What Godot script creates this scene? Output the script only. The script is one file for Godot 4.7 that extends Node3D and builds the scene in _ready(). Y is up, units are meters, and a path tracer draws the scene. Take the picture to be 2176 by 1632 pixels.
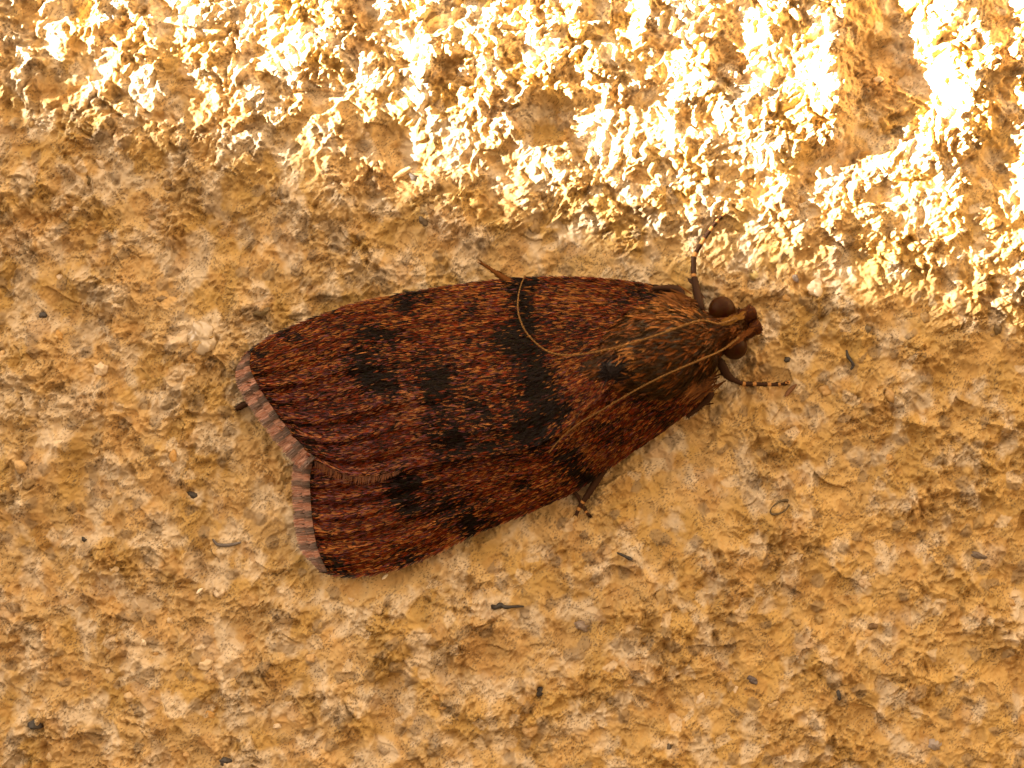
extends Node3D
# A moth at rest on a sunlit rough render wall, close up. Shapes are laid out in millimetres (1 mm = 0.001 m).
const MM := 0.001
const STEP := 0.014            # millimetres of wall that one pixel of the photograph spans
const EYE := 80.0              # camera distance from the wall, mm
const FINE := 0.030            # grid spacing of the wall in view, mm

var rng := RandomNumberGenerator.new()
var n_big := noise(11, FastNoiseLite.TYPE_SIMPLEX_SMOOTH, 0.10, 3)
var n_warp_x := noise(12, FastNoiseLite.TYPE_SIMPLEX, 0.55, 2)
var n_warp_y := noise(13, FastNoiseLite.TYPE_SIMPLEX, 0.55, 2)
var n_lump := noise(14, FastNoiseLite.TYPE_CELLULAR, 0.62, 1)
var n_grain := noise(15, FastNoiseLite.TYPE_CELLULAR, 1.9, 1)
var n_grit := noise(16, FastNoiseLite.TYPE_CELLULAR, 4.6, 1)
var n_crust := noise(17, FastNoiseLite.TYPE_SIMPLEX, 0.75, 4, true)
var n_fine := noise(18, FastNoiseLite.TYPE_SIMPLEX, 2.2, 5)
var n_crumb := noise(31, FastNoiseLite.TYPE_CELLULAR, 2.9, 1)
var n_crumb_pick := noise(31, FastNoiseLite.TYPE_CELLULAR, 2.9, 1)
var n_dust := noise(32, FastNoiseLite.TYPE_SIMPLEX, 5.5, 2)
var n_hole := noise(33, FastNoiseLite.TYPE_CELLULAR, 1.75, 1)
var n_hole_pick := noise(33, FastNoiseLite.TYPE_CELLULAR, 1.75, 1)
var n_pore := noise(34, FastNoiseLite.TYPE_CELLULAR, 3.4, 1)
var n_pore_pick := noise(34, FastNoiseLite.TYPE_CELLULAR, 3.4, 1)
var n_grit_pick := noise(16, FastNoiseLite.TYPE_CELLULAR, 4.6, 1)
var n_mask := noise(19, FastNoiseLite.TYPE_SIMPLEX, 0.28, 2)
var n_pit := noise(20, FastNoiseLite.TYPE_CELLULAR, 0.85, 1)
var n_pit_pick := noise(20, FastNoiseLite.TYPE_CELLULAR, 0.85, 1)
var n_hue := noise(21, FastNoiseLite.TYPE_SIMPLEX, 0.33, 4)
var n_pale := noise(22, FastNoiseLite.TYPE_SIMPLEX, 0.5, 5)
var n_speck := noise(23, FastNoiseLite.TYPE_SIMPLEX, 11.0, 2)
var n_tone := noise(15, FastNoiseLite.TYPE_CELLULAR, 1.9, 1)
var n_scale := noise(25, FastNoiseLite.TYPE_SIMPLEX, 1.3, 3)
var hollows: Array = []


func noise(number: int, kind: int, frequency: float, octaves: int, ridged := false) -> FastNoiseLite:
	var n := FastNoiseLite.new()
	n.seed = number
	n.noise_type = kind
	n.frequency = frequency
	n.fractal_octaves = octaves
	n.fractal_type = FastNoiseLite.FRACTAL_NONE if octaves == 1 else FastNoiseLite.FRACTAL_RIDGED if ridged else FastNoiseLite.FRACTAL_FBM
	n.cellular_return_type = FastNoiseLite.RETURN_DISTANCE
	n.cellular_distance_function = FastNoiseLite.DISTANCE_EUCLIDEAN
	return n


# ---------------------------------------------------------------- placing: pixel of the photograph and height above the wall -> mm

func at(px: float, py: float, z := 0.0) -> Vector3:
	var k := STEP * (EYE - z) / EYE
	return Vector3((px - 1088.0) * k, (816.0 - py) * k, z)


# ---------------------------------------------------------------- one mesh under construction

class Build:
	var v := PackedVector3Array()
	var n := PackedVector3Array()
	var c := PackedColorArray()
	var f := PackedInt32Array()

	func put(p: Vector3, normal: Vector3, color: Color) -> int:
		v.append(p)
		n.append(normal)
		c.append(color)
		return v.size() - 1

	func tri(a: int, b: int, d: int) -> void:
		if (v[b] - v[a]).cross(v[d] - v[a]).dot(n[a] + n[b] + n[d]) > 0.0:
			f.append(a); f.append(d); f.append(b)
		else:
			f.append(a); f.append(b); f.append(d)

	func quad(a: int, b: int, d: int, e: int) -> void:
		tri(a, b, d)
		tri(a, d, e)

	func mesh(origin: Vector3) -> ArrayMesh:
		var p := PackedVector3Array()
		p.resize(v.size())
		for i in v.size():
			p[i] = (v[i] - origin) * 0.001
		var a := []
		a.resize(Mesh.ARRAY_MAX)
		a[Mesh.ARRAY_VERTEX] = p
		a[Mesh.ARRAY_NORMAL] = n
		a[Mesh.ARRAY_COLOR] = c
		a[Mesh.ARRAY_INDEX] = f
		var m := ArrayMesh.new()
		m.add_surface_from_arrays(Mesh.PRIMITIVE_TRIANGLES, a)
		return m


func matte(roughness: float, gloss := 0.5) -> StandardMaterial3D:
	var m := StandardMaterial3D.new()
	m.vertex_color_use_as_albedo = true
	m.roughness = roughness
	m.metallic_specular = gloss
	return m


func commit(called: String, b: Build, m: Material, parent: Node, origin := Vector3.ZERO) -> MeshInstance3D:
	var o := MeshInstance3D.new()
	o.name = called
	o.mesh = b.mesh(origin)
	o.material_override = m
	parent.add_child(o, true)
	return o


func numbered(called: String) -> String:
	var name_ := called
	var k := 0
	while has_node(NodePath(name_)):
		k += 1
		name_ = "%s_%03d" % [called, k]
	return name_


func tag(o: Node, label: String, category := "", group := "", kind := "") -> void:
	o.set_meta("label", label)
	if category: o.set_meta("category", category)
	if group: o.set_meta("group", group)
	if kind: o.set_meta("kind", kind)


# ---------------------------------------------------------------- the wall

func dome(d: float, r: float) -> float:      # the rounded top of a grain; d is the distance to its middle, in cells
	var q := d / r
	return sqrt(1.0 - q * q) if q < 1.0 else 0.0


func relief(x: float, y: float) -> float:   # mm above the mean plane of the wall
	var wx := x + 0.20 * n_warp_x.get_noise_2d(x, y)
	var wy := y + 0.20 * n_warp_y.get_noise_2d(x, y)
	var mask := n_mask.get_noise_2d(x, y)
	var rough := clampf(0.47 + 1.25 * mask + 0.022 * y, 0.06, 1.2)
	var h := 0.34 * n_big.get_noise_2d(x, y)
	var lump := clampf(-n_lump.get_noise_2d(wx * 0.9 + wy * 0.25, wy * 1.05), 0.0, 1.0)
	h += 0.16 * rough * lump * lump * (3.0 - 2.0 * lump)
	for k in hollows:
		var dx: float = (x - k[0]) / k[2]
		var dy: float = (y - k[1]) / k[3]
		var d := dx * dx + dy * dy
		if d < 4.0:
			h += k[4] * exp(-d * 1.6)
	# the moth has settled on the flattest part of the wall
	var along_moth := (x + 0.39) * 0.96 + (y + 0.9) * 0.28
	var across_moth := (y + 0.9) * 0.96 - (x + 0.39) * 0.28
	var under := 1.0 - smoothstep(0.75, 1.15, pow(pow(absf(along_moth) / 8.6, 3.0) + pow(absf(across_moth) / 4.9, 3.0), 0.333))
	var f := 0.0
	var pick := n_tone.get_noise_2d(wx, wy)
	if pick > -0.25:
		f += (0.14 + 0.10 * pick) * rough * dome(1.0 + n_grain.get_noise_2d(wx, wy), 0.62)
	f += 0.075 * (0.35 + rough) * n_crust.get_noise_2d(x * 0.85 - y * 0.4, y + x * 0.25)
	pick = n_crumb_pick.get_noise_2d(x, y)
	if pick > -0.45:
		f += (0.075 + 0.045 * pick) * (0.35 + rough) * dome(1.0 + n_crumb.get_noise_2d(x, y), 0.60)
	f += 0.105 * (0.45 + rough) * n_fine.get_noise_2d(wx, wy)
	pick = n_grit_pick.get_noise_2d(wx, wy)
	if pick > -0.3:
		f += 0.058 * (0.6 + rough) * dome(1.0 + n_grit.get_noise_2d(wx, wy), 0.62)
	f += 0.026 * (0.6 + rough) * n_dust.get_noise_2d(x, y)
	if n_pit_pick.get_noise_2d(wx, wy) > 0.6:
		f -= 0.7 * clampf(-0.35 - n_pit.get_noise_2d(wx, wy), 0.0, 0.35)
	pick = n_hole_pick.get_noise_2d(wx, wy)
	if pick > 0.05:
		f -= (0.06 + 0.09 * pick) * dome(1.0 + n_hole.get_noise_2d(wx, wy), 0.26 + 0.28 * pick)
	if n_pore_pick.get_noise_2d(wx, wy) > 0.2:
		f -= 0.085 * dome(1.0 + n_pore.get_noise_2d(wx, wy), 0.42)
	# far outside the view the grid is too coarse for grit
	f *= 1.0 - smoothstep(0.0, 16.0, maxf(absf(x) - 17.5, absf(y) - 13.5))
	return lerpf(h, minf(h * 0.5, 0.05) - 0.20, under) + f * (1.0 - 0.3 * under)


func wall_color(x: float, y: float) -> Color:
	var hue := n_hue.get_noise_2d(x, y)
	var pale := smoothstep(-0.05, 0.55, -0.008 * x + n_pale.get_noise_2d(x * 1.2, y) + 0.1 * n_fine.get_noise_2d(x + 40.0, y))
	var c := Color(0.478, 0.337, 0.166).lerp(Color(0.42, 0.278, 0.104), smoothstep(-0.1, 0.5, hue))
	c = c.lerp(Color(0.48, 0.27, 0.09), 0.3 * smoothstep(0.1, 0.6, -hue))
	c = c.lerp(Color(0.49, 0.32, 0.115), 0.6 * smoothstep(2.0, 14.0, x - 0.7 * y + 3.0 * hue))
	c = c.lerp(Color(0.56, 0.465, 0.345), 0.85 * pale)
	var tone := n_tone.get_noise_2d(x, y)
	c *= 1.0 + 0.12 * tone
	if tone > 0.72:
		c = c.lerp(Color(0.30, 0.17, 0.06), 0.5)
	tone = n_crumb_pick.get_noise_2d(x, y)
	if tone > 0.82: c = c.lerp(Color(0.20, 0.15, 0.10), 0.6 * smoothstep(0.45, 0.75, -n_crumb.get_noise_2d(x, y) + 0.25))
	elif tone < -0.95: c = c.lerp(Color(0.60, 0.50, 0.37), 0.6)
	var s := n_speck.get_noise_2d(x, y) + 0.5 * n_pale.get_noise_2d(x * 2.0 + 9.0, y * 2.0) - 0.03
	c = c.lerp(Color(0.07, 0.055, 0.045), 0.7 * smoothstep(0.48, 0.66, s))
	c.a = 1.0
	return c


func spread(reach: float, far: float) -> PackedFloat32Array:
	var side := PackedFloat32Array()
	var p := 0.0
	var d := FINE
	while p < far:
		side.append(p)
		if p > reach: d *= 1.18
		p += d
	side.append(far)
	var all := PackedFloat32Array()
	for i in range(side.size() - 1, 0, -1): all.append(-side[i])
	all.append_array(side)
	return all


func make_wall() -> MeshInstance3D:
	n_pit_pick.cellular_return_type = FastNoiseLite.RETURN_CELL_VALUE
	n_tone.cellular_return_type = FastNoiseLite.RETURN_CELL_VALUE
	n_pore_pick.cellular_return_type = FastNoiseLite.RETURN_CELL_VALUE
	n_hole_pick.cellular_return_type = FastNoiseLite.RETURN_CELL_VALUE
	n_crumb_pick.cellular_return_type = FastNoiseLite.RETURN_CELL_VALUE
	n_grit_pick.cellular_return_type = FastNoiseLite.RETURN_CELL_VALUE
	# crests and hollows that can be made out in the photograph: pixel, reach in pixels, height in mm
	for k in [[1890, 150, 110, 170, -1.0], [1770, 190, 45, 170, 0.6], [1790, 350, 90, 70, -0.6], [1710, 440, 70, 60, -0.35], [1560, 120, 50, 80, -0.4], [1490, 250, 45, 45, -0.4], [1180, 255, 60, 60, -0.4], [965, 145, 60, 55, -0.45], [905, 160, 20, 60, 0.3],
			[1090, 110, 50, 50, -0.4], [1240, 320, 60, 40, -0.3], [1730, 320, 70, 60, -0.35], [2130, 370, 60, 60, -0.45], [840, 300, 50, 60, -0.35], [790, 290, 20, 70, 0.25], [500, 100, 60, 60, -0.35], [250, 60, 50, 60, -0.35],
			[1960, 510, 90, 50, -0.25], [1640, 60, 80, 60, 0.35], [1580, 220, 90, 60, 0.35], [2060, 180, 70, 150, 0.3], [1300, 140, 60, 70, 0.35], [330, 200, 60, 70, 0.3], [130, 110, 60, 60, 0.3],
			[130, 940, 40, 50, 0.4], [90, 1000, 40, 50, 0.4], [50, 1060, 40, 50, 0.4], [10, 1110, 40, 50, 0.35], [190, 1010, 50, 110, -0.35], [420, 1210, 16, 70, -0.22], [215, 1240, 40, 20, -0.25], [30, 1380, 60, 14, -0.25], [930, 1180, 70, 30, -0.15], [1250, 1130, 90, 40, -0.15], [620, 1330, 40, 16, -0.2], [1980, 1420, 50, 20, -0.25], [2060, 1270, 22, 22, -0.3], [1720, 600, 40, 24, -0.25], [345, 465, 40, 22, -0.35], [150, 385, 22, 16, -0.4], [1145, 1470, 20, 26, -0.4], [1712, 730, 16, 40, -0.3], [1430, 1510, 26, 22, -0.25],
			[1880, 880, 26, 36, -0.3], [700, 480, 60, 30, -0.2], [780, 465, 30, 24, -0.35], [1390, 1430, 18, 18, -0.3], [880, 1390, 26, 20, -0.25]]:
		var p := at(k[0], k[1])
		hollows.append([p.x, p.y, k[2] * STEP, k[3] * STEP, k[4]])
	var gx := spread(17.2, 1600.0)
	var gy := spread(13.2, 600.0)
	var nx := gx.size()
	var ny := gy.size()
	var near := {}
	var rows := []
	rows.resize(ny)
	var tints := []
	tints.resize(ny)
	var job := func(j: int) -> void:
		var row := PackedFloat32Array()
		var tint := PackedColorArray()
		row.resize(nx)
		tint.resize(nx)
		for i in nx:
			row[i] = relief(gx[i], gy[j])
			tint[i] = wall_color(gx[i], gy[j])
		rows[j] = row
		tints[j] = tint
	var task := WorkerThreadPool.add_group_task(job, ny, -1, true)
	WorkerThreadPool.wait_for_group_task_completion(task)
	var b := Build.new()
	b.v.resize(nx * ny)
	b.n.resize(nx * ny)
	b.f.resize((nx - 1) * (ny - 1) * 6)
	var w := 0
	for j in ny:
		var row: PackedFloat32Array = rows[j]
		var up: PackedFloat32Array = rows[mini(j + 1, ny - 1)]
		var down: PackedFloat32Array = rows[maxi(j - 1, 0)]
		var dy := gy[mini(j + 1, ny - 1)] - gy[maxi(j - 1, 0)]
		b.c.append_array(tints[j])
		for i in nx:
			var l := maxi(i - 1, 0)
			var r := mini(i + 1, nx - 1)
			var edge := i == 0 or j == 0 or i == nx - 1 or j == ny - 1
			b.v[j * nx + i] = Vector3(gx[i], gy[j], -240.0 if edge else row[i])
			b.n[j * nx + i] = Vector3(-(row[r] - row[l]) / (gx[r] - gx[l]), -(up[i] - down[i]) / dy, 1.0).normalized()
			if i < nx - 1 and j < ny - 1:
				var a := j * nx + i
				b.f[w] = a; b.f[w + 1] = a + nx; b.f[w + 2] = a + nx + 1
				b.f[w + 3] = a; b.f[w + 4] = a + nx + 1; b.f[w + 5] = a + 1
				w += 6
	var o := commit("wall", b, matte(0.95, 0.2), self)
	tag(o, "rough sand coloured rendered wall, sunlit above and shaded below", "", "", "structure")
	return o


# ---------------------------------------------------------------- curves, tubes, pebbles

func along(points: Array, t: float) -> Variant:      # a smooth curve through the points, t from 0 to 1
	var s := clampf(t, 0.0, 1.0) * (points.size() - 1)
	var i := mini(int(s), points.size() - 2)
	var a = points[maxi(i - 1, 0)]
	var d = points[mini(i + 2, points.size() - 1)]
	return points[i].cubic_interpolate(points[i + 1], a, d, s - i)


func tube(b: Build, path: Array, radii: Array, color: Callable, rings: int, sides := 10, flat := 1.0) -> void:
	var first := b.v.size()
	var across := Vector3.ZERO
	for k in rings + 1:
		var t := float(k) / rings
		var p: Vector3 = along(path, t)
		var dir: Vector3 = (along(path, minf(t + 0.01, 1.0)) - along(path, maxf(t - 0.01, 0.0))).normalized()
		across = (across - dir * across.dot(dir)).normalized() if across != Vector3.ZERO else dir.cross(Vector3(0.1, 0.2, 1.0)).normalized()
		var other := dir.cross(across)
		var s := t * (radii.size() - 1)
		var i := mini(int(s), radii.size() - 2)
		var r: float = lerpf(radii[i], radii[i + 1], s - i)
		for q in sides:
			var a := TAU * q / sides
			var out := across * cos(a) + other * sin(a)
			b.put(p + out * r * Vector3(1, 1, flat), out, color.call(t, a))
	for k in rings:
		for q in sides:
			var q2 := (q + 1) % sides
			b.quad(first + k * sides + q, first + k * sides + q2, first + (k + 1) * sides + q2, first + (k + 1) * sides + q)
	for end in [0, rings]:
		var t := float(end) / rings
		var dir: Vector3 = (along(path, minf(t + 0.01, 1.0)) - along(path, maxf(t - 0.01, 0.0))).normalized() * (1.0 if end else -1.0)
		var p: Vector3 = along(path, t)
		var s := t * (radii.size() - 1)
		var i := mini(int(s), radii.size() - 2)
		var tip := b.put(p + dir * 0.5 * lerpf(radii[i], radii[i + 1], s - i), dir, color.call(t, 0.0))
		for q in sides:
			b.tri(first + end * sides + q, first + end * sides + (q + 1) % sides, tip)


func pebble(b: Build, center: Vector3, size: Vector3, turn: float, color: Color, shape := 0.25, rings := 9, number := 0) -> void:
	var first := b.v.size()
	var sides := rings * 2
	var pts := PackedVector3Array()
	for k in rings + 1:
		for q in sides:
			var lat := PI * k / rings
			var d := Vector3(sin(lat) * cos(TAU * q / sides), sin(lat) * sin(TAU * q / sides), cos(lat))
			var bump := 1.0 + shape * n_big.get_noise_3d(d.x * 9.0 + number * 31.0, d.y * 9.0, d.z * 9.0) * 2.0 + shape * 0.35 * n_lump.get_noise_3d(d.x * 3.0 + number * 17.0, d.y * 3.0, d.z * 3.0)
			pts.append(center + (d * bump * size).rotated(Vector3(0, 0, 1), turn))
	for k in rings + 1:
		for q in sides:
			var lat := PI * k / rings
			var d := Vector3(sin(lat) * cos(TAU * q / sides), sin(lat) * sin(TAU * q / sides), cos(lat))
			var e: Vector3 = pts[k * sides + (q + 1) % sides] - pts[k * sides + (q + sides - 1) % sides]
			var g: Vector3 = pts[mini(k + 1, rings) * sides + q] - pts[maxi(k - 1, 0) * sides + q]
			var nn := g.cross(e)
			if nn.length() < 1e-9: nn = d.rotated(Vector3(0, 0, 1), turn)
			if nn.dot(d.rotated(Vector3(0, 0, 1), turn)) < 0.0: nn = -nn
			var t := 1.0 + 0.25 * n_fine.get_noise_3d(d.x + number, d.y, d.z)
			b.put(pts[k * sides + q], nn.normalized(), Color(color.r * t, color.g * t, color.b * t))
	for k in rings:
		for q in sides:
			var q2 := (q + 1) % sides
			b.quad(first + k * sides + q, first + k * sides + q2, first + (k + 1) * sides + q2, first + (k + 1) * sides + q)


# ---------------------------------------------------------------- the moth

var costa_a: Array = []
var dorsum_a: Array = []
var termen_a: Array = []
var costa_b: Array = []
var dorsum_b: Array = []
var termen_b: Array = []
# dark marks of the wings: pixel, reach, slant in degrees, strength
var marks := [
	[1010, 885, 150, 80, 25, 0.5], [890, 775, 170, 70, 12, 0.36], [1130, 780, 90, 200, 12, 0.42], [1340, 660, 90, 30, 12, 0.25], [1250, 715, 70, 50, 10, 0.35], [960, 1060, 140, 50, 20, 0.36], [760, 870, 200, 90, 15, 0.16], [1420, 880, 120, 40, 36, 0.3],
	[868, 642, 28, 30, 10, 1.0], [892, 620, 40, 12, 8, 0.8], [1010, 663, 20, 17, 0, 0.95], [1118, 603, 46, 18, 0, 1.0], [1122, 660, 28, 76, -8, 1.0], [1112, 730, 66, 42, 10, 1.0], [1152, 805, 48, 72, 15, 1.0],
	[1178, 868, 50, 44, 0, 0.95], [1130, 912, 62, 48, 20, 0.95], [1040, 946, 80, 26, 12, 0.65], [1218, 968, 30, 34, 20, 1.0], [1254, 1010, 44, 26, 25, 1.0], [812, 706, 66, 20, 5, 0.9], [775, 752, 30, 22, 0, 1.0], [790, 785, 50, 24, 5, 1.0],
	[820, 816, 64, 22, 8, 1.0], [846, 832, 32, 16, 0, 0.9], [936, 808, 50, 46, 0, 1.0], [930, 852, 36, 30, 0, 0.9], [966, 936, 60, 48, 30, 0.85], [985, 880, 40, 30, 0, 0.4], [1000, 720, 60, 14, 5, 0.3],
	[560, 741, 18, 14, 0, 0.9], [558, 786, 13, 16, 0, 0.9], [576, 838, 15, 17, 0, 0.9], [601, 880, 15, 16, 0, 0.9], [633, 918, 19, 15, 0, 0.9], [668, 951, 20, 14, 0, 0.9], [706, 962, 18, 12, 0, 0.9], [620, 706, 60, 16, 25, 0.6], [700, 674, 60, 14, 14, 0.45],
	[873, 1022, 50, 26, 15, 1.0], [852, 1052, 32, 20, 0, 1.0], [882, 1074, 40, 23, 0, 1.0], [948, 1073, 48, 20, 10, 0.9], [1010, 1116, 40, 32, 25, 0.95], [1120, 1024, 20, 14, 0, 0.95], [980, 1035, 60, 14, 20, 0.35],
	[665, 1054, 13, 19, 0, 0.9], [668, 1102, 13, 17, 0, 0.9], [677, 1150, 15, 18, 0, 0.9], [667, 1020, 13, 14, 0, 0.8], [722, 1203, 48, 20, 15, 0.75], [880, 1185, 60, 12, 22, 0.6], [1180, 1060, 70, 12, 25, 0.4],
	[1240, 700, 26, 26, 0, 0.55], [1235, 735, 36, 16, 10, 0.7], [1330, 640, 30, 12, 10, 0.55], [1380, 625, 50, 16, 10, 0.85], [1300, 900, 60, 26, 30, 0.35], [1290, 930, 34, 16, 30, 0.45], [1400, 860, 70, 26, 30, 0.5], [1440, 900, 60, 14, 38, 0.6],
]
var pales := [[818, 648, 30, 22, 10, 1.0], [882, 862, 26, 34, 15, 1.0], [976, 1140, 18, 18, 20, 1.0], [1210, 640, 70, 36, 0, 0.5], [1200, 760, 40, 60, 0, 0.45], [1240, 890, 34, 34, 0, 0.35], [1260, 960, 60, 24, 30, 0.4], [1000, 640, 90, 26, 5, 0.35], [1345, 735, 24, 16, 20, 1.0], [1352, 760, 14, 18, 0, 0.9], [1440, 665, 60, 30, 0, 0.5]]


func lies_in(list: Array, px: float, py: float) -> float:
	var best := 0.0
	for k in list:
		var dx: float = px - k[0]
		var dy: float = py - k[1]
		if absf(dx) > 2.6 * k[2] + 40.0 or absf(dy) > 2.6 * k[3] + 60.0: continue
		var a := -deg_to_rad(k[4])
		var u: float = (dx * cos(a) - dy * sin(a)) / k[2]
		var v: float = (dx * sin(a) + dy * cos(a)) / k[3]
		var d := sqrt(u * u + v * v)
		best = maxf(best, k[5] * (1.0 - smoothstep(0.1, 1.6, d)))
	return best


func wing_point(left: bool, u: float, v: float) -> Vector3:
	var c: Vector2 = along(costa_a if left else costa_b, u)
	var d: Vector2 = along(dorsum_a if left else dorsum_b, u)
	var costa := costa_a if left else costa_b
	var dorsum := dorsum_a if left else dorsum_b
	var t: Vector2 = along(termen_a if left else termen_b, v)
	var straight: Vector2 = costa[-1].lerp(dorsum[-1], v)
	var p := c.lerp(d, v) + (t - straight) * u * u * u
	var low := lerpf(1.0, 0.34 if left else 0.75, smoothstep(0.0, 0.25 if left else 0.8, u)) + (0.1 if left else -0.15) * u
	var high := lerpf(2.45, 1.95, smoothstep(0.1, 0.6, u)) - 1.05 * smoothstep(0.55, 1.0, u)
	if not left: high -= 0.22 + 0.2 * smoothstep(0.4, 0.75, u)
	var f := 1.0 - pow(1.0 - clampf(v, 0.0, 1.0), 1.7)
	if left: f -= 0.14 * smoothstep(0.8, 1.0, v) * smoothstep(0.35, 0.8, u)
	var h := lerpf(low, high, f)
	h -= 0.10 * smoothstep(0.12, 0.0, v)                            # the costa is rolled down a little
	var fold := smoothstep(0.45, 0.92, u) * smoothstep(0.12, 0.35, v)
	h += 0.065 * fold * cos(TAU * 8.0 * v + (0.6 if left else 1.4))  # pleats between the veins
	h += 0.03 * smoothstep(0.1, 0.4, u) * sin(v * 31.0 + u * 3.0)
	return at(p.x, p.y, h)


func pixel_of(p: Vector3) -> Vector2:
	var k := STEP * (EYE - p.z) / EYE
	return Vector2(p.x / k + 1088.0, 816.0 - p.y / k)


func tint(c: Color, by: float) -> Color:
	return Color(c.r * by, c.g * by, c.b * by)


func scale_color(px: Vector2, hind: float, streak := 0.0) -> Color:
	var wob := Vector2(n_scale.get_noise_2d(px.x * 0.05, px.y * 0.05), n_scale.get_noise_2d(px.x * 0.05 + 50.0, px.y * 0.05)) * 26.0
	var dark := lies_in(marks, px.x + wob.x, px.y + wob.y) + 0.20 * n_scale.get_noise_2d(px.x * 0.016, px.y * 0.03) + 0.06
	var pale := lies_in(pales, px.x + wob.x * 0.6, px.y + wob.y * 0.6)
	var mottle := n_scale.get_noise_2d(px.x * 0.045 + 200.0, px.y * 0.075)
	dark += 0.35 * maxf(mottle - 0.12, 0.0)
	dark *= 1.0 - 0.85 * pale
	var r := rng.randf()
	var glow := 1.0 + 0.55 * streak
	if r < dark * 1.22 - 0.05:
		return tint(Color(0.007, 0.0036, 0.0016), rng.randf_range(0.5, 1.8)).lerp(Color(0.014, 0.009, 0.011), rng.randf() * 0.5)
	r = rng.randf()
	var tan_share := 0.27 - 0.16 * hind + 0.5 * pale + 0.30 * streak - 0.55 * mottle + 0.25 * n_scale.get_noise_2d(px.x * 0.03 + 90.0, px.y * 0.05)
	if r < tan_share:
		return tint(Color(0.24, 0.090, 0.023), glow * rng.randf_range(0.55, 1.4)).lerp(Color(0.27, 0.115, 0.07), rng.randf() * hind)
	if r < tan_share + 0.10 + 0.28 * hind:
		return tint(Color(0.085, 0.028, 0.034), glow * rng.randf_range(0.5, 1.6))
	if r < tan_share + 0.22 + 0.28 * hind:
		return tint(Color(0.026, 0.010, 0.004), rng.randf_range(0.5, 1.5))
	return tint(Color(0.135, 0.021, 0.0045), glow * rng.randf_range(0.4, 1.45))


func blade(b: Build, root: Vector3, dir: Vector3, normal: Vector3, length: float, width: float, lift: float, roll: float, c0: Color, c1: Color, point := 0.0) -> void:
	var side := dir.cross(normal).normalized().rotated(dir, roll)
	var up := side.cross(dir).normalized()
	if up.dot(normal) < 0.0: up = -up
	var mid := root + dir * length * 0.55 + normal * lift * 0.7
	var tip := root + dir * length + normal * lift
	var a := b.put(root - side * width * 0.3, up, c0)
	var d := b.put(root + side * width * 0.3, up, c0)
	var e := b.put(mid + side * width * 0.5, up, c0.lerp(c1, 0.5))
	var g := b.put(mid - side * width * 0.5, up, c0.lerp(c1, 0.5))
	b.quad(a, d, e, g)
	if point > 0.0:
		var h := b.put(tip + side * width * 0.5 * point, (up - dir * 0.0).normalized(), c1)
		var i := b.put(tip - side * width * 0.5 * point, up, c1)
		b.quad(g, e, h, i)
	else:
		b.tri(g, e, b.put(tip, up, c1))


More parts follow.
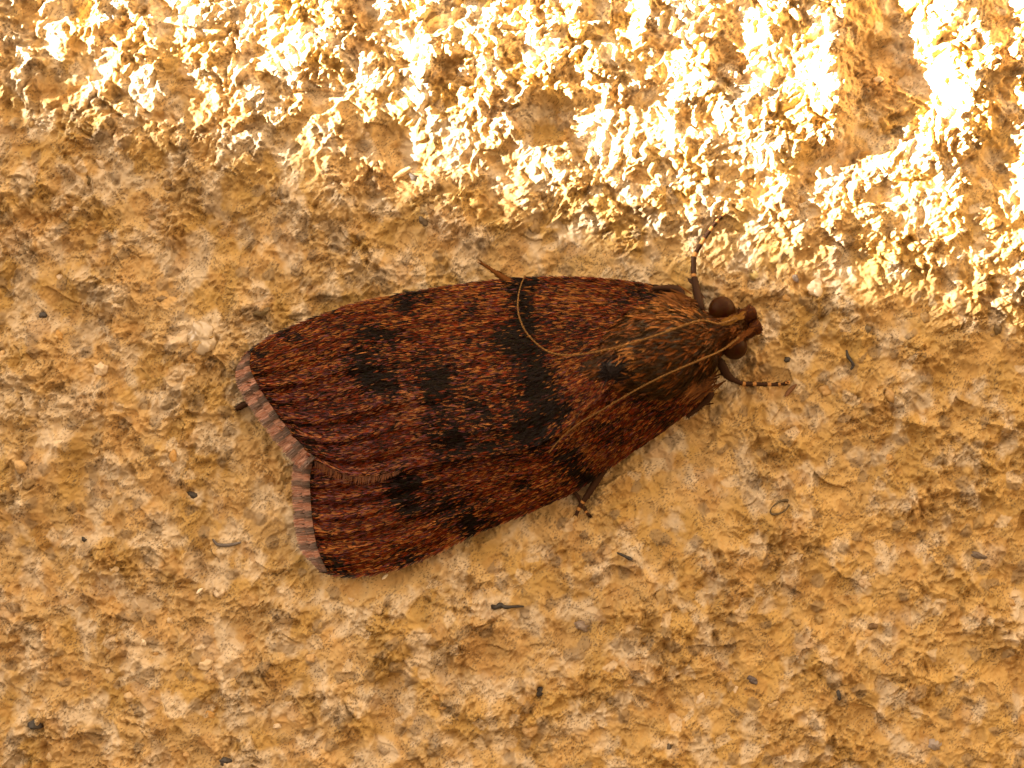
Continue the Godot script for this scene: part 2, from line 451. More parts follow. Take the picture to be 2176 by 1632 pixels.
func make_wing(left: bool, moth: Node3D, origin: Vector3) -> void:
	var sheet := Build.new()
	var nu := 90
	var nv := 64
	for i in nu + 1:
		for j in nv + 1:
			var u := float(i) / nu
			var v := float(j) / nv
			var p := wing_point(left, u, v)
			var du := wing_point(left, minf(u + 0.004, 1.0), v) - wing_point(left, maxf(u - 0.004, 0.0), v)
			var dv := wing_point(left, u, minf(v + 0.004, 1.0)) - wing_point(left, u, maxf(v - 0.004, 0.0))
			var nn := du.cross(dv).normalized()
			if nn.z < 0.0: nn = -nn
			sheet.put(p - nn * 0.012, nn, Color(0.05, 0.016, 0.008))
	for i in nu:
		for j in nv:
			var a := i * (nv + 1) + j
			sheet.quad(a, a + 1, a + nv + 2, a + nv + 1)
	var wing := commit("forewing", sheet, matte(0.6), moth, origin)
	# the coat of scales, laid in rows like roof tiles
	var coat := Build.new()
	var across := 205 if left else 170
	var rows := 205
	for i in rows:
		for j in across:
			var u := (i + rng.randf()) / rows
			var v := (j + rng.randf()) / across
			var p := wing_point(left, u, v)
			var du := (wing_point(left, minf(u + 0.006, 1.0), v) - wing_point(left, maxf(u - 0.006, 0.0), v)).normalized()
			var dv := wing_point(left, u, minf(v + 0.006, 1.0)) - wing_point(left, u, maxf(v - 0.006, 0.0))
			var nn := du.cross(dv).normalized()
			if nn.z < 0.0: nn = -nn
			du = du.rotated(nn, rng.randfn(0.0, 0.13))
			var px := pixel_of(p)
			var c := scale_color(px, smoothstep(0.35, 0.95, u) * smoothstep(0.15, 0.6, v), n_scale.get_noise_2d(u * 2.2 + (0.0 if left else 30.0), v * 26.0) + 0.5 * smoothstep(0.62, 1.0, cos(TAU * 8.0 * v + (0.6 if left else 1.4))) * smoothstep(0.5, 0.85, u) * smoothstep(0.12, 0.35, v))  # streak: random noise, plus highlights painted in paler scales along the pleat ridges
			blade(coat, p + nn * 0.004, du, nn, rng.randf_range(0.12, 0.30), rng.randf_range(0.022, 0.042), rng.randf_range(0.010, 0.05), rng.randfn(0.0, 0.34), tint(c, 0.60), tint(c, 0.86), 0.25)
	var o := commit("wing_scales", coat, matte(0.38, 0.2), wing, origin)
	o.set_meta("kind", "stuff")
	# the fringe along the outer edge: two rows of strands in alternating blocks
	var fringe := Build.new()
	for layer in 2:
		for k in 2200:
			var v := rng.randf_range(0.0, 1.0)
			var p := wing_point(left, 1.0, v)
			var q := wing_point(left, 0.985, v)
			var e := wing_point(left, 1.0, minf(v + 0.01, 1.0)) - wing_point(left, 1.0, maxf(v - 0.01, 0.0))
			var out := e.cross(Vector3(0, 0, 1)).normalized()
			if out.dot(p - q) < 0.0: out = -out
			var lean := Vector3(-1, 0.05, 0) if not left else Vector3(-0.9, -0.35, 0)
			var tail := (wing_point(left, 1.0, 0.0) - wing_point(left, 0.97, 0.0)).normalized()
			out = tail.lerp(out, smoothstep(-0.02, 0.25, v)).normalized()
			out = (out * 1.0 + lean * 0.3 + Vector3(0, 0, -0.16)).normalized().rotated(Vector3(0, 0, 1), rng.randfn(0.0, 0.05))
			var wave := sin(TAU * v * 8.3 + (0.4 if left else 1.2) + 0.6 * layer)
			var warm := Color(0.38, 0.225, 0.18).lerp(Color(0.27, 0.10, 0.055), rng.randf())
			var grey := Color(0.15, 0.11, 0.09).lerp(Color(0.045, 0.033, 0.03), rng.randf())
			var edge_dark := smoothstep(0.14, 0.04, v)
			var c: Color = warm.lerp(grey, smoothstep(-0.5, 0.6, wave + rng.randfn(0.0, 0.45))).lerp(Color(0.03, 0.018, 0.012), edge_dark * 0.85)
			var len_ := (0.50 if layer == 0 else 0.22) * (0.5 + 0.5 * smoothstep(0.0, 0.3, v)) * rng.randf_range(0.7, 1.15)
			if layer == 1 and wave + rng.randfn(0.0, 0.12) > 0.1: c = c.lerp(Color(0.015, 0.010, 0.009), 0.65)
			blade(fringe, p + Vector3(0, 0, 0.02 + 0.03 * layer) - out * 0.06, out, Vector3(0, 0, 1), len_, rng.randf_range(0.018, 0.034), rng.randf_range(-0.02, 0.09), rng.randfn(0.0, 0.4), c, tint(c, rng.randf_range(0.9, 1.5)).lerp(Color(0.38, 0.22, 0.18), 0.2), 0.5)
	for k in 700:                                           # scales that stand out a little along the front edge
		var u := rng.randf_range(0.02, 0.99)
		var p := wing_point(left, u, 0.004)
		var q := wing_point(left, u, 0.05)
		var du := (wing_point(left, minf(u + 0.01, 1.0), 0.0) - wing_point(left, maxf(u - 0.01, 0.0), 0.0)).normalized()
		var c := scale_color(pixel_of(p), 0.1)
		blade(fringe, p, (du + (p - q).normalized() * rng.randf_range(0.05, 0.45)).normalized(), Vector3(0, 0, 1), rng.randf_range(0.15, 0.32), 0.04, -0.02, rng.randfn(0.0, 0.3), c, c, 0.2)
	if left:
		for k in 220:                                       # the thin brown hairs of the inner edge, lying on the other wing
			var u := rng.randf_range(0.72, 1.0)
			var p := wing_point(true, u, 1.0)
			var q := wing_point(true, u, 0.97)
			var out := ((p - q).normalized() * 0.7 + Vector3(-0.55, -0.5, -0.05)).normalized().rotated(Vector3(0, 0, 1), rng.randfn(0.0, 0.1))
			var c := Color(0.12, 0.035, 0.008).lerp(Color(0.05, 0.014, 0.005), rng.randf())
			blade(fringe, p + Vector3(0, 0, 0.03), out, Vector3(0, 0, 1), rng.randf_range(0.12, 0.34) * smoothstep(0.70, 0.86, u), 0.025, -0.06, rng.randfn(0.0, 0.2), c, tint(c, 1.3))
	var fr := commit("fringe", fringe, matte(0.4, 0.4), wing, origin)
	fr.set_meta("kind", "stuff")
	tag(fr, "fringe of pink and grey banded strands along the wing's outer edge")
	fr.set_meta("kind", "stuff")


# stations of the body: pixel along its axis, half width in pixels, top and bottom in mm
var body_stations := [[1592, 684, 6, 1.45, 1.2], [1583, 687, 24, 1.75, 0.75], [1567, 693, 31, 2.0, 0.5], [1545, 700, 34, 2.08, 0.45], [1520, 709, 44, 2.05, 0.5], [1498, 717, 62, 2.3, 0.5], [1465, 728, 84, 2.5, 0.45], [1420, 742, 98, 2.62, 0.4],
	[1370, 757, 94, 2.66, 0.4], [1320, 774, 74, 2.6, 0.4], [1278, 790, 46, 2.38, 0.4], [1220, 812, 46, 1.9, 0.45], [1100, 850, 52, 1.5, 0.4], [960, 888, 46, 1.15, 0.3], [840, 920, 30, 0.75, 0.25], [770, 938, 5, 0.5, 0.3]]


func body_point(t: float, a: float) -> Vector3:
	var s := clampf(t, 0.0, 1.0) * (body_stations.size() - 1)
	var i := mini(int(s), body_stations.size() - 2)
	var k: Array = []
	for q in 5:
		k.append(cubic_interpolate(body_stations[i][q], body_stations[i + 1][q], body_stations[maxi(i - 1, 0)][q], body_stations[mini(i + 2, body_stations.size() - 1)][q], s - i))
	var mid: float = (k[3] + k[4]) / 2.0
	var tall: float = (k[3] - k[4]) / 2.0
	var side := Vector2(0.31, 0.95)            # across the axis, in pixels
	var off: Vector2 = side * k[2] * cos(a)
	var p := at(k[0] + off.x, k[1] + off.y, mid + tall * sin(a))
	return p


func body_normal(t: float, a: float) -> Vector3:
	var dt := body_point(t + 0.006, a) - body_point(t - 0.006, a)
	var da := body_point(t, a + 0.05) - body_point(t, a - 0.05)
	var nn := dt.cross(da).normalized()
	var mid := (body_point(t, 0.0) + body_point(t, PI)) / 2.0
	return nn if nn.dot(body_point(t, a) - mid) > 0.0 else -nn


func make_moth() -> void:
	for p in [[1478, 652], [1445, 624], [1370, 604], [1260, 592], [1150, 590], [1050, 597], [950, 610], [850, 626], [750, 648], [650, 684], [580, 716], [530, 750]]: costa_a.append(Vector2(p[0], p[1]))
	for p in [[1480, 705], [1400, 752], [1320, 800], [1262, 856], [1205, 906], [1130, 950], [1050, 968], [960, 978], [880, 992], [810, 1008], [740, 1008], [668, 976]]: dorsum_a.append(Vector2(p[0], p[1]))
	for p in [[530, 750], [527, 780], [541, 814], [563, 850], [596, 897], [631, 941], [668, 976]]: termen_a.append(Vector2(p[0], p[1]))
	for p in [[1512, 826], [1470, 868], [1405, 917], [1345, 958], [1285, 1000], [1220, 1043], [1150, 1075], [1080, 1104], [1000, 1137], [920, 1176], [830, 1210], [750, 1222], [692, 1214]]: costa_b.append(Vector2(p[0], p[1]))
	for p in [[1470, 745], [1390, 770], [1310, 800], [1240, 850], [1150, 905], [1050, 925], [950, 935], [850, 945], [760, 955], [690, 965], [664, 975]]: dorsum_b.append(Vector2(p[0], p[1]))
	for p in [[692, 1214], [672, 1170], [661, 1115], [656, 1060], [655, 1010], [664, 975]]: termen_b.append(Vector2(p[0], p[1]))
	var origin := at(1060, 850, 0.0)
	var moth := Node3D.new()
	moth.name = "moth"
	moth.position = origin * MM
	add_child(moth)
	tag(moth, "reddish brown mottled moth resting with folded wings on the rough wall", "moth")

	# body: head, thorax and abdomen in one skin
	var skin := Build.new()
	var nt := 120
	var na := 40
	for i in nt + 1:
		for j in na:
			var t := clampf(float(i) / nt, 0.001, 0.999)
			var a := TAU * j / na
			skin.put(body_point(t, a), body_normal(t, a), Color(0.035, 0.016, 0.007))
	for i in nt:
		for j in na:
			var j2 := (j + 1) % na
			skin.quad(i * na + j, i * na + j2, (i + 1) * na + j2, (i + 1) * na + j)
	var body := commit("body", skin, matte(0.6), moth, origin)

	make_wing(false, moth, origin)
	make_wing(true, moth, origin)

	# hair-like scales of head and thorax
	var hair := Build.new()
	for k in 5200:
		var t := rng.randf_range(0.02, 0.70)
		var a := rng.randf_range(-0.35, PI + 0.35)
		var p := body_point(t, a)
		var nn := body_normal(t, a)
		var px := pixel_of(p)
		var back := (body_point(t + 0.01, a) - body_point(t - 0.01, a)).normalized()
		back = (back + nn * 0.12).normalized().rotated(nn, rng.randfn(0.0, 0.28))
		var pale := lies_in(pales, px.x, px.y)
		var c := Color(0.019, 0.009, 0.003).lerp(Color(0.05, 0.019, 0.004), rng.randf())
		var patch := n_scale.get_noise_2d(px.x * 0.02 + 7.0, px.y * 0.02)
		if rng.randf() < 0.30 + 0.0018 * (755.0 - px.y) + 0.6 * patch: c = tint(Color(0.14, 0.043, 0.008), rng.randf_range(0.5, 1.5))
		if rng.randf() < pale: c = tint(Color(0.36, 0.15, 0.04), rng.randf_range(0.6, 1.2))
		if Vector2(px.x - 1318, px.y - 782).length() < 30.0: c = Color(0.012, 0.008, 0.007)
		if t < 0.26: c = c.lerp(Color(0.09, 0.028, 0.007), 0.45 * rng.randf())
		blade(hair, p, back, nn, rng.randf_range(0.16, 0.5) * (0.6 if t < 0.25 else 1.0), rng.randf_range(0.04, 0.075), rng.randf_range(0.01, 0.07), rng.randfn(0.0, 0.35), tint(c, 0.6), tint(c, 0.95), 0.15)
	for k in 900:                                           # shoulder tufts over the wing bases
		var s := 1.0 if k % 2 else -1.0
		var px := Vector2(1450, 662) if s < 0.0 else Vector2(1478, 806)
		px += Vector2(rng.randfn(0.0, 22.0), rng.randfn(0.0, 15.0))
		var p := at(px.x, px.y, 1.95 - 0.0007 * (px - (Vector2(1450, 662) if s < 0.0 else Vector2(1478, 806))).length_squared() * 0.6)
		var dir := Vector3(-0.95, 0.22 if s < 0.0 else -0.45, -0.16).normalized().rotated(Vector3(0, 0, 1), rng.randfn(0.0, 0.2))
		var c := Color(0.20, 0.075, 0.018).lerp(Color(0.05, 0.02, 0.008), rng.randf() * (0.8 if s < 0.0 else 1.0))
		blade(hair, p, dir, Vector3(0, 0, 1), rng.randf_range(0.3, 0.6), rng.randf_range(0.04, 0.07), rng.randf_range(-0.05, 0.03), rng.randfn(0.0, 0.3), tint(c, 0.8), tint(c, 1.2), 0.15)
	var fur := commit("body_scales", hair, matte(0.5, 0.25), body, origin)
	fur.set_meta("kind", "stuff")
	var bald := Build.new()                                 # the dark glossy spot at the rear of the thorax
	pebble(bald, at(1308, 779, 2.50), Vector3(0.28, 0.31, 0.12), 0.3, Color(0.012, 0.010, 0.011), 0.04, 12, 3)
	tag(commit("thorax_spot", bald, matte(0.13, 0.4), moth, origin), "glossy black spot at the back of the thorax")

	# eyes
	for e in [[1534, 658, 1.58, 28.0], [1561, 737, 1.58, 27.0]]:
		var b := Build.new()
		pebble(b, at(e[0], e[1], e[2]), Vector3.ONE * e[3] * STEP, 0.0, Color(0.026, 0.008, 0.003), 0.0, 20)
		commit("eye", b, matte(0.45, 0.2), moth, origin)
	# palps at the front of the head
	for e in [[[1562, 684, 1.5], [1580, 674, 1.55], [1592, 667, 1.6], [1600, 664, 1.55]], [[1566, 706, 1.5], [1588, 702, 1.5], [1602, 696, 1.55], [1612, 692, 1.5]]]:
		var b := Build.new()
		var path := []
		for p in e: path.append(at(p[0], p[1], p[2]))
		tube(b, path, [0.16, 0.22, 0.26, 0.2, 0.25, 0.2], func(t: float, a: float) -> Color: return Color(0.045, 0.015, 0.005), 24, 14)
		for k in 170:
			var t := rng.randf()
			var a := rng.randf() * TAU
			var p: Vector3 = along(path, t)
			var dir: Vector3 = (path[3] - path[0]).normalized()
			var side := dir.cross(Vector3(0, 0, 1)).normalized().rotated(dir, a)
			var c := Color(0.12, 0.040, 0.009).lerp(Color(0.025, 0.009, 0.004), rng.randf())
			blade(b, p + side * 0.215, (dir + side * rng.randf_range(0.1, 0.9)).normalized(), side, rng.randf_range(0.08, 0.14), 0.05, 0.01, 0.0, c, tint(c, 1.2), 0.2)
		commit("palp", b, matte(0.5, 0.2), moth, origin)
	# the brow of yellowish scales between the eyes
	var brow := Build.new()
	for k in 240:
		var low := k % 2 == 0
		var s := rng.randf()
		var px := Vector2(1530, 690).lerp(Vector2(1572, 672), s) if low else Vector2(1545, 738).lerp(Vector2(1590, 706), s)
		var dir := Vector3(0.9, 0.38 if low else 0.6, 0.1).normalized().rotated(Vector3(0, 0, 1), rng.randfn(0.0, 0.15))
		var c := Color(0.22, 0.105, 0.022) if low else Color(0.11, 0.036, 0.008)
		blade(brow, at(px.x + rng.randfn(0, 2.5), px.y + rng.randfn(0, 2.5), 2.12), dir, Vector3(0, 0, 1), rng.randf_range(0.1, 0.25), 0.045, 0.02, rng.randfn(0.0, 0.3), tint(c, 0.7), tint(c, rng.randf_range(0.8, 1.3)), 0.2)
	commit("brow", brow, matte(0.5, 0.2), moth, origin)
	# antennae, swept back over the wings
	for e in [[[1566, 676, 2.1], [1529, 688, 2.35], [1485, 682, 2.7], [1400, 711, 3.05], [1330, 733, 3.1], [1280, 745, 2.95], [1215, 755, 2.55], [1165, 747, 2.3], [1126, 716, 2.2], [1106, 682, 2.05], [1100, 648, 1.85], [1105, 612, 1.6], [1116, 585, 1.45]],
			[[1572, 716, 2.1], [1534, 744, 2.4], [1480, 768, 2.85], [1420, 794, 3.05], [1360, 824, 2.95], [1290, 865, 2.75], [1230, 900, 2.55], [1190, 934, 2.4], [1167, 962, 2.35]]]:
		var b := Build.new()
		var path := []
		for p in e: path.append(at(p[0], p[1], p[2]))
		var thick: float = 0.033 if path.size() > 10 else 0.027
		var radii := []
		for k in 161: radii.append(thick * (1.0 - 0.5 * k / 160.0) * (1.14 if k % 2 else 0.9) * (1.7 if k < 5 else 1.0))
		tube(b, path, radii, func(t: float, a: float) -> Color: return Color(0.17, 0.087, 0.024) if int(t * 160.0) % 2 else Color(0.10, 0.048, 0.014), 160, 8)
		commit("antenna", b, matte(0.5, 0.25), moth, origin)
	# legs: pixel and height along each, radius in pixels, where the pale rings sit
	for e in [
			[[[1500, 690, 1.0], [1489, 655, 1.1], [1482, 625, 0.95], [1475, 590, 0.75]], [9, 11, 10.5, 8], [], "front"],
			[[[1474, 588, 0.72], [1474, 565, 0.6], [1476, 543, 0.5], [1493, 513, 0.42], [1512, 485, 0.38], [1527, 466, 0.34], [1545, 451, 0.3]], [6.8, 6.4, 6.0, 5.6, 5.0, 4.2, 2.6], [0.02, 0.335, 0.5, 0.665, 0.8, 0.93], "front"],
			[[[1522, 760, 1.0], [1535, 778, 1.0], [1545, 796, 0.85], [1561, 809, 0.65]], [10, 12, 11, 6], [], "front"],
			[[[1560, 808, 0.65], [1578, 815, 0.55], [1603, 816, 0.42], [1634, 817, 0.36], [1656, 817, 0.32], [1672, 813, 0.3]], [6.5, 6.0, 5.4, 5.0, 4.2, 2.2], [0.21, 0.4, 0.6, 0.8, 0.96], "front"],
			[[[1125, 625, 0.3], [1078, 596, 0.28], [1050, 577, 0.24], [1022, 558, 0.2]], [11, 9, 5, 2.5], [], "middle"],
			[[[1290, 985, 0.8], [1272, 1014, 0.6], [1250, 1050, 0.45], [1236, 1070, 0.36], [1224, 1094, 0.28]], [11, 10, 8, 6, 4], [0.7, 0.86], "middle"],
			[[[1230, 1010, 0.6], [1216, 1035, 0.5], [1228, 1056, 0.4], [1243, 1084, 0.3], [1252, 1096, 0.26]], [8, 6, 5, 4, 2.5], [0.8], "hind"],
			[[[545, 840, 0.35], [528, 856, 0.32], [514, 862, 0.3], [502, 868, 0.26]], [6, 6, 8, 5], [], "hind"],
			[[[1450, 640, 1.1], [1445, 618, 1.0], [1420, 612, 0.95], [1388, 612, 0.9]], [5, 11, 8, 5], [], "middle"],
			[[[1480, 800, 1.1], [1508, 836, 0.9], [1492, 858, 0.75], [1460, 885, 0.6]], [6, 11, 8, 5], [], "middle"]]:
		var b := Build.new()
		var path := []
		for p in e[0]: path.append(at(p[0], p[1], p[2]))
		var radii := []
		for r in e[1]: radii.append(0.84 * r * STEP)
		var rings: Array = e[2]
		var rust := 1.0 if e[0][0][0] == 1125 else 0.0
		var color := func(t: float, a: float) -> Color:
			for r in rings:
				if absf(t - r) < 0.028: return Color(0.36, 0.18, 0.06)
			return Color(0.038, 0.017, 0.008) if rust < 0.5 else Color(0.11, 0.040, 0.010)
		tube(b, path, radii, color, 72, 12)
		for k in 130:
			var t := rng.randf()
			var p: Vector3 = along(path, t)
			var dir: Vector3 = (along(path, minf(t + 0.02, 1.0)) - along(path, maxf(t - 0.02, 0.0))).normalized()
			var side := dir.cross(Vector3(0, 0, 1)).normalized().rotated(dir, rng.randf_range(-0.3, PI + 0.3))
			var s := t * (radii.size() - 1)
			var r: float = lerpf(radii[mini(int(s), radii.size() - 2)], radii[mini(int(s), radii.size() - 2) + 1], s - int(s))
			var c: Color = color.call(t, 0.0)
			blade(b, p + side * r * 0.95, (dir + side * 0.25).normalized(), side, rng.randf_range(0.08, 0.16), 0.035, 0.01, 0.0, tint(c, 0.7), tint(c, rng.randf_range(0.9, 2.2)), 0.2)
		if e[3] == "front" and rings.is_empty() and e[0][0][0] == 1500:     # spur at the end of the shin
			tube(b, [at(1478, 606, 0.85), at(1468, 598, 0.75), at(1462, 592, 0.7)], [0.05, 0.06, 0.02], func(t: float, a: float) -> Color: return Color(0.05, 0.026, 0.016), 8, 8)
		commit("leg", b, matte(0.55, 0.2), moth, origin)


# ---------------------------------------------------------------- grains set in the wall, and loose bits that lie on it

func make_grains(wall: MeshInstance3D) -> void:
	# pixel, half length, half width, slant, colour, roughness
	var cream := Color(0.60, 0.47, 0.30)
	var coal := Color(0.040, 0.034, 0.031)
	for g in [[437, 1413, 21, 15, -10, cream, 0.5], [360, 1318, 15, 12, -30, cream, 0.5], [303, 1365, 9, 10, 0, Color(0.75, 0.65, 0.5), 0.4], [245, 1207, 11, 12, 20, cream, 0.5], [1237, 1331, 19, 15, 20, Color(0.24, 0.19, 0.16), 0.25],
			[75, 1540, 22, 16, 10, coal, 0.6], [1600, 1445, 15, 9, 25, Color(0.10, 0.08, 0.08), 0.5], [1673, 765, 10, 9, -40, coal, 0.5], [1471, 281, 16, 12, 30, Color(0.7, 0.6, 0.45), 0.5], [1605, 586, 13, 13, 0, Color(0.33, 0.24, 0.08), 0.6],
			[1148, 1472, 14, 18, 10, coal, 0.7], [410, 1052, 17, 9, 30, coal, 0.6], [178, 1146, 9, 8, 0, coal, 0.6], [560, 664, 20, 9, -20, Color(0.12, 0.08, 0.03), 0.7], [190, 384, 20, 12, 10, Color(0.13, 0.085, 0.03), 0.7], [330, 463, 34, 12, -12, Color(0.20, 0.13, 0.05), 0.6],
			[1985, 1580, 16, 14, 0, Color(0.30, 0.25, 0.22), 0.5], [1690, 590, 12, 8, 60, Color(0.2, 0.16, 0.14), 0.5], [1840, 700, 12, 10, 0, Color(0.16, 0.12, 0.07), 0.6], [2120, 698, 11, 15, -10, Color(0.16, 0.11, 0.05), 0.6], [480, 1616, 18, 12, 0, coal, 0.6],
			[900, 470, 14, 9, 50, Color(0.10, 0.07, 0.04), 0.7], [882, 378, 16, 9, 20, Color(0.12, 0.10, 0.08), 0.6], [1420, 1590, 9, 16, 10, Color(0.1, 0.08, 0.06), 0.6], [90, 670, 12, 10, 0, coal, 0.5], [1260, 1000, 6, 6, 0, cream, 0.5], [1835, 1240, 18, 12, 30, Color(0.42, 0.30, 0.18), 0.5],
			[1780, 1475, 7, 16, -15, coal, 0.6], [1855, 1330, 12, 10, 0, Color(0.14, 0.08, 0.03), 0.6], [340, 635, 18, 8, -15, Color(0.2, 0.13, 0.06), 0.5], [255, 640, 20, 9, -20, Color(0.22, 0.15, 0.07), 0.5], [2080, 1180, 20, 8, 15, Color(0.13, 0.10, 0.08), 0.6], [745, 1275, 9, 7, 0, Color(0.55, 0.42, 0.27), 0.5]]:
		var k: float = 0.72 if g[5] == coal else 0.85
		add_grain(wall, Vector2(g[0], g[1]), g[2] * k, g[3] * k, -g[4], g[5], g[6])
	var colors := [Color(0.50, 0.36, 0.20), Color(0.42, 0.26, 0.10), Color(0.30, 0.20, 0.09), Color(0.58, 0.46, 0.32), Color(0.36, 0.24, 0.10), Color(0.50, 0.33, 0.15), Color(0.48, 0.28, 0.09)]
	var placed := 0
	while placed < 150:
		var p := Vector2(rng.randf_range(-120, 2300), rng.randf_range(-100, 1740))
		if p.x > 500 and p.x < 1640 and p.y > 560 and p.y < 1240: continue
		var r := rng.randf_range(5.0, 14.0) * (1.0 if rng.randf() < 0.8 else 1.5)
		add_grain(wall, p, r, r * rng.randf_range(0.55, 0.95), rng.randf_range(0, 180), colors[rng.randi() % 7], rng.randf_range(0.35, 0.8))
		placed += 1


var grain_materials := {}


func add_grain(wall: MeshInstance3D, px: Vector2, long: float, wide: float, slant: float, color: Color, roughness: float) -> void:
	var p := at(px.x, px.y)
	var size := Vector3(long * STEP, wide * STEP, minf(long, wide) * STEP * 0.8)
	var b := Build.new()
	var k := snappedf(roughness, 0.1)
	if not grain_materials.has(k): grain_materials[k] = matte(k)
	pebble(b, Vector3(p.x, p.y, relief(p.x, p.y) - size.z * 0.15), size, deg_to_rad(slant), color, 0.32, 8, int(px.x + px.y))
	commit("sand_grain", b, grain_materials[k], wall)


func bit(called: String, label: String, category: String, points: Array, radii: Array, color: Color, lift := 0.03, flat := 1.0, roughness := 0.6, group := "") -> void:
	var path := []
	for q in points:
		var p := at(q[0], q[1])
		var h := relief(p.x, p.y)
		for s in [[0.12, 0], [-0.12, 0], [0, 0.12], [0, -0.12]]: h = maxf(h, relief(p.x + s[0], p.y + s[1]))
		path.append(Vector3(p.x, p.y, h + lift))
	var r := []
	for q in radii: r.append(q * STEP)
	var b := Build.new()
	tube(b, path, r, func(t: float, a: float) -> Color: return tint(color, 1.0 + 0.5 * n_fine.get_noise_2d(t * 3.0 + points[0][0], a)), 40, 9, flat)
	var name_ := numbered(called)
	var o := commit(name_, b, matte(roughness), self, path[0])
	o.position = path[0] * MM
	tag(o, label, category, group)


func make_bits() -> void:
	var dark := Color(0.030, 0.026, 0.024)
	bit("splinter", "knobbly black splinter lying level below the moth's lower wing", "splinter", [[1045, 1284], [1052, 1290], [1064, 1285], [1075, 1289], [1092, 1288], [1113, 1288]], [2, 6, 4, 7, 4, 4.5, 3, 3, 1.5], dark)
	bit("splinter", "short black splinter slanting on the smooth patch right of the lower wing", "splinter", [[1310, 1173], [1322, 1178], [1334, 1184], [1342, 1188]], [1.5, 3, 3, 4.5, 2], dark)
	bit("splinter", "thin grey splinter left of the lower wing's fringe", "splinter", [[452, 1146], [462, 1157], [484, 1159], [511, 1153]], [2, 3.5, 4, 3.5, 2], Color(0.12, 0.105, 0.10))
	bit("splinter", "brown sliver beside the tip of the moth's lower front leg", "splinter", [[1669, 842], [1680, 829], [1693, 817]], [2, 5, 5.5, 4, 1.5], Color(0.16, 0.07, 0.025), 0.05, 0.6)
	bit("fibre", "short dark curved fibre on the wall right of the moth's head", "fibre", [[1798, 744], [1801, 757], [1808, 768], [1812, 777], [1807, 785]], [2, 3, 4, 3, 4, 3, 2], dark)
	bit("fibre", "pale curled thread just above the raised front leg's tip", "fibre", [[1530, 428], [1518, 435], [1512, 446], [1510, 458], [1513, 470]], [1.5, 3, 3, 3, 1.5], Color(0.70, 0.58, 0.42), 0.06)
	var ring := []
	for k in 15:
		var a := TAU * k / 16.0 + 0.5
		ring.append([1655 + 23 * cos(a) * 0.86 + 11 * sin(a) * 0.5, 1077 - 23 * cos(a) * 0.5 + 11 * sin(a) * 0.86])
	bit("curled_flake", "dark ring-shaped curled flake below right of the moth", "flake", ring, [2.5, 1.5, 2, 3, 2, 1.2, 2, 3, 4.5], Color(0.09, 0.06, 0.025), 0.04)
	bit("flake", "tiny white flake in the shade left of the lower wing tip", "flake", [[419, 1261], [424, 1255], [431, 1250]], [1, 3.5, 3.5, 1], Color(0.82, 0.72, 0.58), 0.05, 0.5)
	bit("flake", "tiny white flake tucked under the edge of the lower wing", "flake", [[812, 1231], [818, 1226], [824, 1220]], [1, 3, 3, 1], Color(0.82, 0.72, 0.58), 0.05, 0.5)
	bit("flake", "pale flake leaning from the wall above the moth's middle", "flake", [[835, 378], [852, 368], [872, 356]], [2, 6, 7, 3], Color(0.62, 0.43, 0.22), 0.05, 0.6)
	# a clear grain of quartz with wet glints
	var b := Build.new()
	var p := at(428, 716)
	var z := relief(p.x, p.y)
	pebble(b, Vector3.ZERO, Vector3(0.42, 0.5, 0.24), 0.4, Color(0.45, 0.36, 0.25), 0.3, 14, 7)
	var m := matte(0.08, 0.6)
	m.clearcoat_enabled = true
	m.clearcoat = 1.0
	m.clearcoat_roughness = 0.05
	var o := commit("quartz_grain", b, m, self)
	o.position = Vector3(p.x, p.y, z + 0.04) * MM
	tag(o, "clear glinting quartz grain left of the upper wing's tip", "grain")


# ---------------------------------------------------------------- light and camera

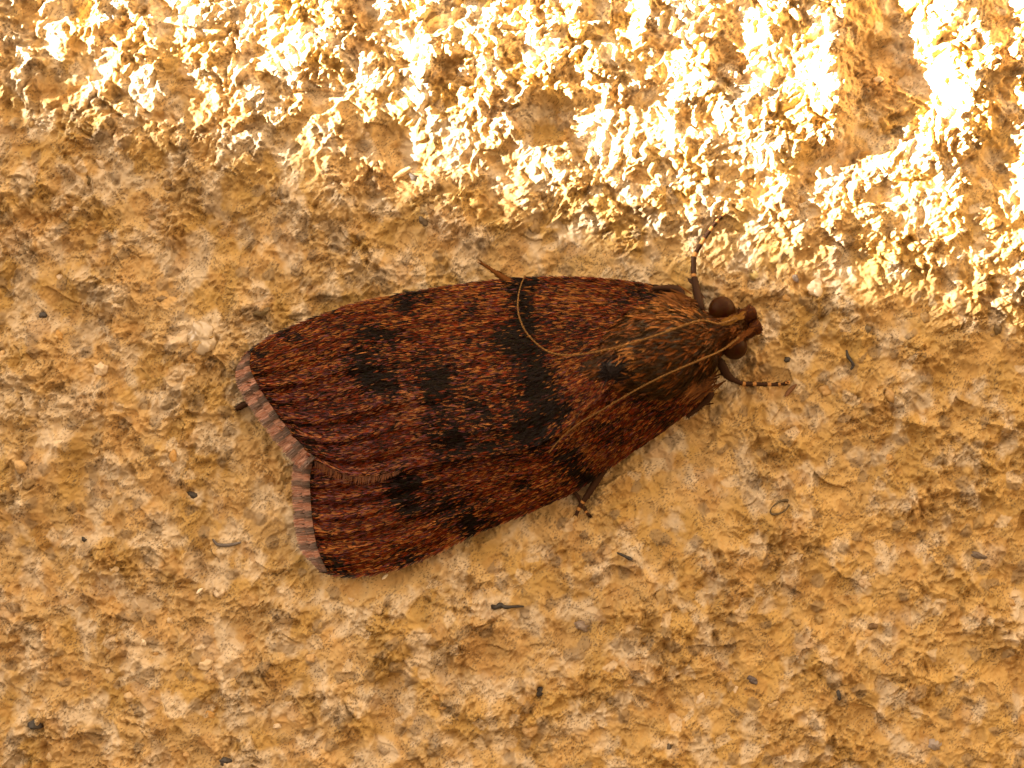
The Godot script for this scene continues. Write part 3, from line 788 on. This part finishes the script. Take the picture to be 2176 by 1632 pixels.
func _ready() -> void:
	rng.seed = 4
	var cam := Camera3D.new()
	cam.name = "camera"
	var lens := CameraAttributesPhysical.new()
	lens.frustum_focal_length = 12.0 / (816.0 * STEP / EYE)
	lens.exposure_aperture = 56.0
	lens.frustum_focus_distance = 0.0795
	lens.frustum_near = 0.01
	lens.frustum_far = 10.0
	cam.attributes = lens
	cam.position = Vector3(0, 0, EYE * MM)
	add_child(cam)
	cam.current = true
	var sky_look := ProceduralSkyMaterial.new()
	sky_look.sky_top_color = Color(0.92, 0.80, 0.66)
	sky_look.sky_horizon_color = Color(1.0, 0.82, 0.58)
	sky_look.sky_curve = 0.25
	sky_look.ground_bottom_color = Color(0.42, 0.33, 0.24)
	sky_look.ground_horizon_color = Color(0.62, 0.48, 0.34)
	sky_look.energy_multiplier = 0.046
	sky_look.sun_angle_max = 60.0
	sky_look.sun_curve = 0.70
	var sky := Sky.new()
	sky.sky_material = sky_look
	var env := Environment.new()
	env.background_mode = Environment.BG_SKY
	env.sky = sky
	env.tonemap_mode = Environment.TONE_MAPPER_LINEAR
	env.tonemap_exposure = 65.0
	env.sdfgi_enabled = true
	env.ssao_enabled = true
	env.ssil_enabled = true
	var world := WorldEnvironment.new()
	world.name = "environment"
	world.environment = env
	add_child(world)
	var sun := DirectionalLight3D.new()
	sun.name = "sun"
	sun.light_energy = 1.1
	sun.light_color = Color(1.0, 0.95, 0.87)
	sun.light_angular_distance = 0.5
	sun.shadow_enabled = true
	var travel := Vector3(1.0, -0.207, -0.33).normalized()     # low sun, raking along the wall from the left
	sun.basis = Basis.looking_at(travel, Vector3.UP)
	add_child(sun)

	var wall := make_wall()
	# added unseen block that juts from the wall 1 m up-sun and shades all but the top of the view
	var sun_block := Build.new()
	var lo := Vector3(-1100, 50, -5)
	var hi := Vector3(-1000, 216.0, 460)
	for f in [[0, -1], [0, 1], [1, -1], [1, 1], [2, 1]]:
		var nn := Vector3.ZERO
		nn[f[0]] = f[1]
		var k1: int = (f[0] + 1) % 3
		var k2: int = (f[0] + 2) % 3
		var ids := []
		for s in [[0, 0], [1, 0], [1, 1], [0, 1]]:
			var q := Vector3.ZERO
			q[f[0]] = hi[f[0]] if f[1] > 0 else lo[f[0]]
			q[k1] = hi[k1] if s[0] else lo[k1]
			q[k2] = hi[k2] if s[1] else lo[k2]
			ids.append(sun_block.put(q, nn, Color(0.46, 0.30, 0.14)))
		sun_block.quad(ids[0], ids[1], ids[2], ids[3])
	tag(commit("added_sun_blocker", sun_block, matte(0.9), self), "unseen block added left of the view to keep the sun off the lower wall", "", "", "structure")
	make_moth()
	make_grains(wall)
	make_bits()
